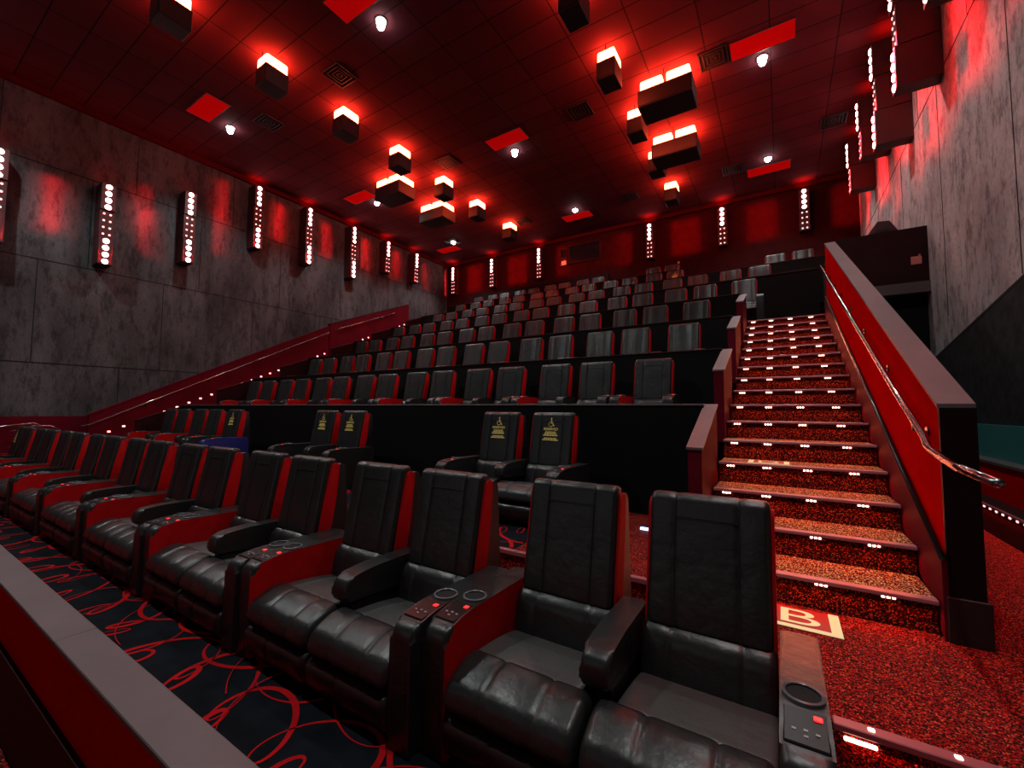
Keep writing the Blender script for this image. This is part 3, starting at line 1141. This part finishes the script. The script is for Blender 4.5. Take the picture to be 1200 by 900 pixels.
# ------------------------------------------------------------------ downlights, red panels, vents
WHITE = (0.93, 1.0, 0.98)
rows_y = [(0.6, 'added unseen line nearest the screen'), (5.55, 'front line'), (10.75, 'middle line'), (15.3, 'back line')]  # the first line is unseen, added to brighten the front seats
cols_x = [(-13.05, 'left'), (-6.75, 'centre'), (-0.16, 'right')]
for ry_, rn in rows_y:
    for cx_, cn in cols_x:
        root = empty('downlight', (cx_, ry_, ZC))
        tag(root, 'small round white downlight in the ceiling, %s column, %s' % (cn, rn), 'downlight', 'white ceiling downlights')
        bm = bmesh.new(); lathe(bm, [(0.125, -0.001), (0.125, -0.018), (0.102, -0.022), (0.098, -0.006)], n=24)
        link('trim_ring', bm, VENT, root, smooth=True, angle=40)
        bm = bmesh.new(); lathe(bm, [(0.0005, -0.105), (0.05, -0.098), (0.085, -0.065), (0.095, -0.010)], n=20)
        link('bulb', bm, BULB, root, smooth=True)
        e = (330 if cn != 'centre' else 170) if ry_ > 1 else 660
        light('downlight_lamp', 'SPOT', (cx_, ry_, ZC - 0.12), e, WHITE, direction=(0, 0, -1), spot=124, blend=0.45, radius=0.07)
for i, (a, lab) in enumerate(((((222, 127), (244, 111), (266, 125), (243, 142)), 'red ceiling panel beside the front left downlight'),
                              (((568, 166), (611, 150), (617, 160), (581, 177)), 'red ceiling panel beside the central downlight'),
                              (((854, 54), (933, 21), (933, 43), (856, 70)), 'largest red ceiling panel, beside the right downlight'),
                              (((874, 199), (928, 186), (928, 196), (875, 209)), 'red ceiling panel beside the far right downlight'),
                              (((403, 230), (428, 223), (439, 231), (417, 240)), 'red ceiling panel beside the far left downlight'),
                              (((658, 254), (690, 246), (695, 252), (664, 261)), 'red ceiling panel beside the far central downlight'),
                              (((513, 293), (533, 287), (541, 292), (518, 297)), 'red ceiling panel beside the rear left downlight'),
                              (((395, -8), (418, -20), (432, 3), (416, 13)), 'red ceiling panel beside the front centre downlight'))):
    ps = [at_z(x, y, ZC) for x, y in a]
    cx_ = sum(p.x for p in ps) / 4; cy_ = sum(p.y for p in ps) / 4
    root = empty('ceiling_panel', (cx_, cy_, ZC))
    tag(root, lab, 'ceiling panel', 'red ceiling panels')
    bm = bmesh.new(); box(bm, -0.60, 0.60, -0.27, 0.27, -0.012, -0.001, 0.003, 1)
    link('lens', bm, PANEL, root)
    bm = bmesh.new()
    for q in ((-0.62, 0.62, -0.29, -0.272), (-0.62, 0.62, 0.272, 0.29), (-0.62, -0.602, -0.272, 0.272), (0.602, 0.62, -0.272, 0.272)):
        box(bm, q[0], q[1], q[2], q[3], -0.014, -0.001)
    link('frame', bm, VENT, root)
for px, py, lab in ((398, 88, 'square air vent between the left speakers'), (315, 143, 'square air vent near the front left downlight'), (525, 190, 'square air vent above the left speaker pair'),
                    (680, 130, 'square air vent near the central downlight'), (836, 68, 'square air vent touching the large right panel'), (738, 230, 'square air vent near the rearmost right speaker'),
                    (858, 198, 'square air vent beside the far right panel'), (530, 283, 'square air vent near the rear left panel'), (613, 259, 'square air vent near the rear central downlight'),
                    (977, 141, 'square air vent near the right wall lights')):
    p = at_z(px, py, ZC)
    root = empty('ceiling_vent', (p.x, p.y, ZC))
    tag(root, lab, 'vent', 'square ceiling vents')
    bm = bmesh.new()
    box(bm, -0.30, 0.30, -0.30, 0.30, -0.008, -0.001)
    link('backing', bm, GROOVE, root)
    bm = bmesh.new()
    for s in (0.29, 0.21, 0.13, 0.06):
        t = 0.018
        for q in ((-s, s, -s, -s + t), (-s, s, s - t, s), (-s, -s + t, -s, s), (s - t, s, -s, s)):
            box(bm, q[0], q[1], q[2], q[3], -0.03 + (0.29 - s) * .05, -0.008)
    link('louver', bm, VENT, root)


# ------------------------------------------------------------------ wall lights: stacked boxes with LED edges
def dot_mesh(r, hgt, material):
    bm = bmesh.new()
    rings = lathe(bm, [(r, 0.0), (r * 0.95, hgt * .45), (r * 0.68, hgt * 0.8), (r * 0.3, hgt * .97), (0.0005, hgt)], n=14)
    for v in bm.verts:
        v.co = Vector((v.co.x, v.co.z, v.co.y))
    me = bpy.data.meshes.new('led_dot')
    bmesh.ops.recalc_face_normals(bm, faces=bm.faces)
    bm.to_mesh(me); bm.free()
    for p in me.polygons:
        p.use_smooth = True
    me.materials.append(material)
    return me


DOT_W = dot_mesh(0.066, 0.030, LED_W)
DOT_S = dot_mesh(0.025, 0.014, LED_S)


def wall_light(loc, rz, blocks, ztop, label, group, dep=0.48, energy=1.0, sides=(1,), down=0.0, wash=7.0, reach=0.80, spr=22):
    """local +y points out of the wall; z=0 at the top"""
    root = empty('wall_light', (loc[0], loc[1], ztop), rz)
    tag(root, label, 'wall light', group)
    bh, w = 0.735, 0.30
    z = 0.0
    for b in range(blocks):
        small = b == 1
        d = dep - (0.03 if small else 0.0)
        bm = bmesh.new(); box(bm, -w / 2, w / 2, 0.002, d, z - bh + 0.012, z, 0.006, 1)
        h = link('housing', bm, FIXT, root)
        for i in range(4):
            zz = z - bh * (i + 0.5) / 4
            for q in ((-0.065, 0.065) if small else (0.0,)):
                dd = bpy.data.objects.new('led_dot', DOT_S if small else DOT_W)
                COL.objects.link(dd)
                dd.parent = h
                dd.location = (q, d, zz)
        z -= bh
    H = bh * blocks
    rot = Matrix.Rotation(rz, 3, 'Z')
    base = Vector((loc[0], loc[1], ztop))
    for sd in sides:
        light('wall_wash', 'AREA', base + rot @ Vector((sd * (w / 2 + 0.03), dep - 0.05, -H / 2)), wash * blocks / 3, (1.0, 0.003, 0.006), 0.05, H * 0.95, rot @ Vector((sd, -(dep - 0.05) / reach, -down)), spread=spr)
    light('wall_uplight', 'AREA', base + rot @ Vector((0, 0.28, 0.02)), 2.0 * energy, (1.0, 0.02, 0.012), 0.25, 0.25, (0, 0, 1), spread=120)
    return root


LY = (1.68, 3.57, 5.42, 7.40, 9.28, 11.28, 13.12, 14.92)
for i, y in enumerate(LY):
    b = 3 if i < 6 else 2
    zt = 9.0 if i > 2 else (7.3, 7.3, 7.9)[i]
    wall_light((XL, y, 0), -PI / 2, b, zt if i != 0 else 7.3, 'vertical red dot wall light on the left concrete wall, %s from the back corner' % ORD[len(LY) - 1 - i], 'wall lights on the left wall', 0.45, sides=(-1, 1), down=0.12)
RY = (5.5, 7.45, 9.35, 11.2, 13.1, 15.0)
for i, y in enumerate(RY):
    b = 3 if i < 4 else 2
    wall_light((XR, y, 0), PI / 2, b, 8.95, 'vertical red dot wall light on the right concrete wall, %s from the back corner' % ORD[len(RY) - 1 - i], 'wall lights on the right wall', 0.58, sides=(-1, 1), wash=30, reach=0.85, spr=26, down=0.62)
for i, x in enumerate((-14.85, -12.3, -9.57, -4.4, -1.71, 0.84)):
    wall_light((x, YB, 0), PI, 2, 8.98, 'vertical red dot wall light on the back wall, %s from the left corner' % ORD[i], 'wall lights on the back wall', 0.30, 1.3, sides=(-1, 1), reach=1.1, wash=13, spr=24)

bm = bmesh.new()
box(bm, XL, XR, YB - 0.10, YB - 0.001, ZC - 0.16, ZC - 0.001)  # cornice strip added to catch the uplights, red glow in its colour
link('trim_2', bm, mat('cove_red_lit', (0.07, 0.003, 0.003), 0.8, spec=0.05), kind='structure')
bm = bmesh.new()
box(bm, XL + 0.001, XL + 0.10, YF, YB - 0.101, ZC - 0.16, ZC - 0.001)  # same added strip along the left wall, coloured as red-lit
link('trim_3', bm, mat('cove_red_lit_side', (0.07, 0.003, 0.003), 0.8, spec=0.05), kind='structure')
# ------------------------------------------------------------------ projection windows
def port(name, x0, x1, z0, z1):
    bm = bmesh.new(); box(bm, x0, x1, YB - 0.02, YB - 0.001, z0, z1)
    o = link(name, bm, GLASS, kind='structure')
    bm = bmesh.new()
    t = 0.06
    for q in ((x0 - t, x1 + t, z0 - t, z0), (x0 - t, x1 + t, z1, z1 + t), (x0 - t, x0, z0, z1), (x1, x1 + t, z0, z1)):
        box(bm, q[0], q[1], YB - 0.05, YB - 0.001, q[2], q[3])
    link('window_frame', bm, DMAROON, o)
    return o


port('window_1', -8.10, -6.65, 8.08, 8.82)
port('window_2', -8.52, -8.25, 8.02, 8.75)

# ------------------------------------------------------------------ right-hand passage
YX = 10.55
bm = bmesh.new()
box(bm, GW1, XR, YX, YX + 0.2, 3.72, 4.76)
box(bm, GW0, GW1, 10.22, YX + .2, 2.9, 4.3)
link('wall_side', bm, DMAROON, kind='structure')
bm = bmesh.new()
box(bm, GW1 + .0, XR - 0.002, YX - 0.05, YX + 0.22, 3.52, 3.72)
link('trim_1', bm, CAPM, kind='structure')
bm = bmesh.new(); box(bm, GW1, XR - 0.001, 10.72, 10.8, -0.1, 3.55)  # black sheet closing the opening, stands in for the darkness inside
link('passage_shade_sheet', bm, TIER, kind='structure')
pl = empty('wall_plate', (2.18, YX - 0.006, 4.13))
tag(pl, 'small salmon coloured square plate on the dark wall beyond the stairs', 'wall plate')
bm = bmesh.new(); box(bm, -0.075, 0.075, -0.012, 0.006, -0.075, 0.075, 0.006, 1)
link('plate', bm, SALMON, pl)
bm = bmesh.new(); box(bm, 0.03, 0.06, -0.012, 0.006, 0.08, 0.11, 0.004, 1)
link('knob', bm, SALMON, pl)
sp = empty('wedge_speaker', (1.72, YX + 0.10, 4.762))
tag(sp, 'small dark wedge shaped box on top of the dark side wall', 'speaker')
bm = bmesh.new(); hexa(bm, [(-0.22, -0.08, 0), (0.24, -0.08, 0), (0.24, 0.08, 0), (-0.22, 0.08, 0), (-0.06, -0.08, 0.24), (0.12, -0.08, 0.22), (0.12, 0.08, 0.22), (-0.06, 0.08, 0.24)], 0.01, 1)
link('cabinet', bm, FIXT, sp)
bm = bmesh.new(); box(bm, -0.10, 0.10, -0.095, -0.079, 0.03, 0.08)
link('grille', bm, DARK, sp)
# wainscot beyond the guard wall: red below, above it cool light painted as teal
bm = bmesh.new(); box(bm, 2.12, XR - 0.002, 2.36, 12.3, -0.02, 0.71)
pw = link('wall_wainscot', bm, REDP, kind='structure')
bm = bmesh.new(); box(bm, 2.10, XR - 0.002, 2.36, 12.3, 0.71, 0.74)
link('wall_cap', bm, CAPM, pw)
bm = bmesh.new(); box(bm, 2.28, XR - 0.002, 2.36, 12.3, 0.74, 1.17)
link('teal_lit_band', bm, TEAL_LIT, pw)
bm = bmesh.new(); box(bm, 1.90, 2.12, 2.37, 12.3, -0.02, 0.30)
link('curb', bm, DMAROON, pw)
bm = bmesh.new()
for i in range(40):
    y = 4.4 + 0.16 * i
    box(bm, 1.892, 1.90, y - 0.02, y + 0.02, 0.265, 0.285, 0.003, 1)
link('curb_light', bm, LED_S, pw)
bm = bmesh.new(); box(bm, 1.885, 1.915, 2.37, 12.3, 0.295, 0.31)
link('curb_edge', bm, NOSE, pw)
light('curb_led_lamp', 'AREA', (1.88, 7.0, 0.26), 7, (1, 0.02, 0.015), 5.0, 0.02, (-0.7, 0, -1))

# ------------------------------------------------------------------ small extras
bl = empty('step_lamp', (-1.145, 4.20, ZCR + 0.004))
tag(bl, 'tiny blue white floor lamp between two front row backs', 'lamp')
bm = bmesh.new(); box(bm, -0.04, 0.04, -0.012, 0.012, 0.0, 0.022, 0.004, 1)
link('lens', bm, LED_BLUE, bl)
bm = bmesh.new(); box(bm, -0.05, 0.05, 0.012, 0.03, 0.0, 0.03, 0.004, 1)
link('housing', bm, DARK, bl)
gp = empty('reading_lamp', (-2.80, YP + 6 * DY + 0.06, ZP + 6 * DZ + 0.025))
tag(gp, 'tiny bent stem lamp on the end of the last row wall', 'lamp')
bm = bmesh.new(); tube(bm, [(0, 0, 0), (-0.02, 0, 0.06), (-0.12, 0, 0.24)], 0.008, 6)
link('stem', bm, DCHROME, gp, smooth=True)
bm = bmesh.new(); box(bm, -0.15, -0.09, -0.03, 0.03, 0.22, 0.28, 0.015, 2)
link('lamp_head', bm, SALMON, gp)

# ------------------------------------------------------------------ added fill: soft from the screen end, red above the stairs
light('screen_end_fill', 'AREA', (-6.5, -11.0, 4.2), 52, (0.95, 0.97, 1.0), 14, 6, (0, 1, -0.08))  # unseen soft fill added to lift the dark seats
light('red_fill_lamp', 'SPOT', (1.2, 3.2, ZC - 0.1), 800, (1.0, 0.02, 0.012), direction=(0, 0, -1), spot=34, blend=0.9, radius=0.1)  # unseen red fill added over the foot of the stairs

w = bpy.data.worlds.new('world')
scene.world = w
w.use_nodes = True
w.node_tree.nodes['Background'].inputs[0].default_value = (0.010, 0.004, 0.005, 1)
w.node_tree.nodes['Background'].inputs[1].default_value = 1.0

scene.view_settings.view_transform = 'Standard'
scene.view_settings.look = 'None'
scene.view_settings.exposure = 0.0
scene.view_settings.gamma = 1.0
scene.view_settings.use_curve_mapping = False
scene.cycles.use_denoising = True
scene.cycles.max_bounces = 5
scene.cycles.sample_clamp_indirect = 4.0
scene.cycles.use_light_tree = True
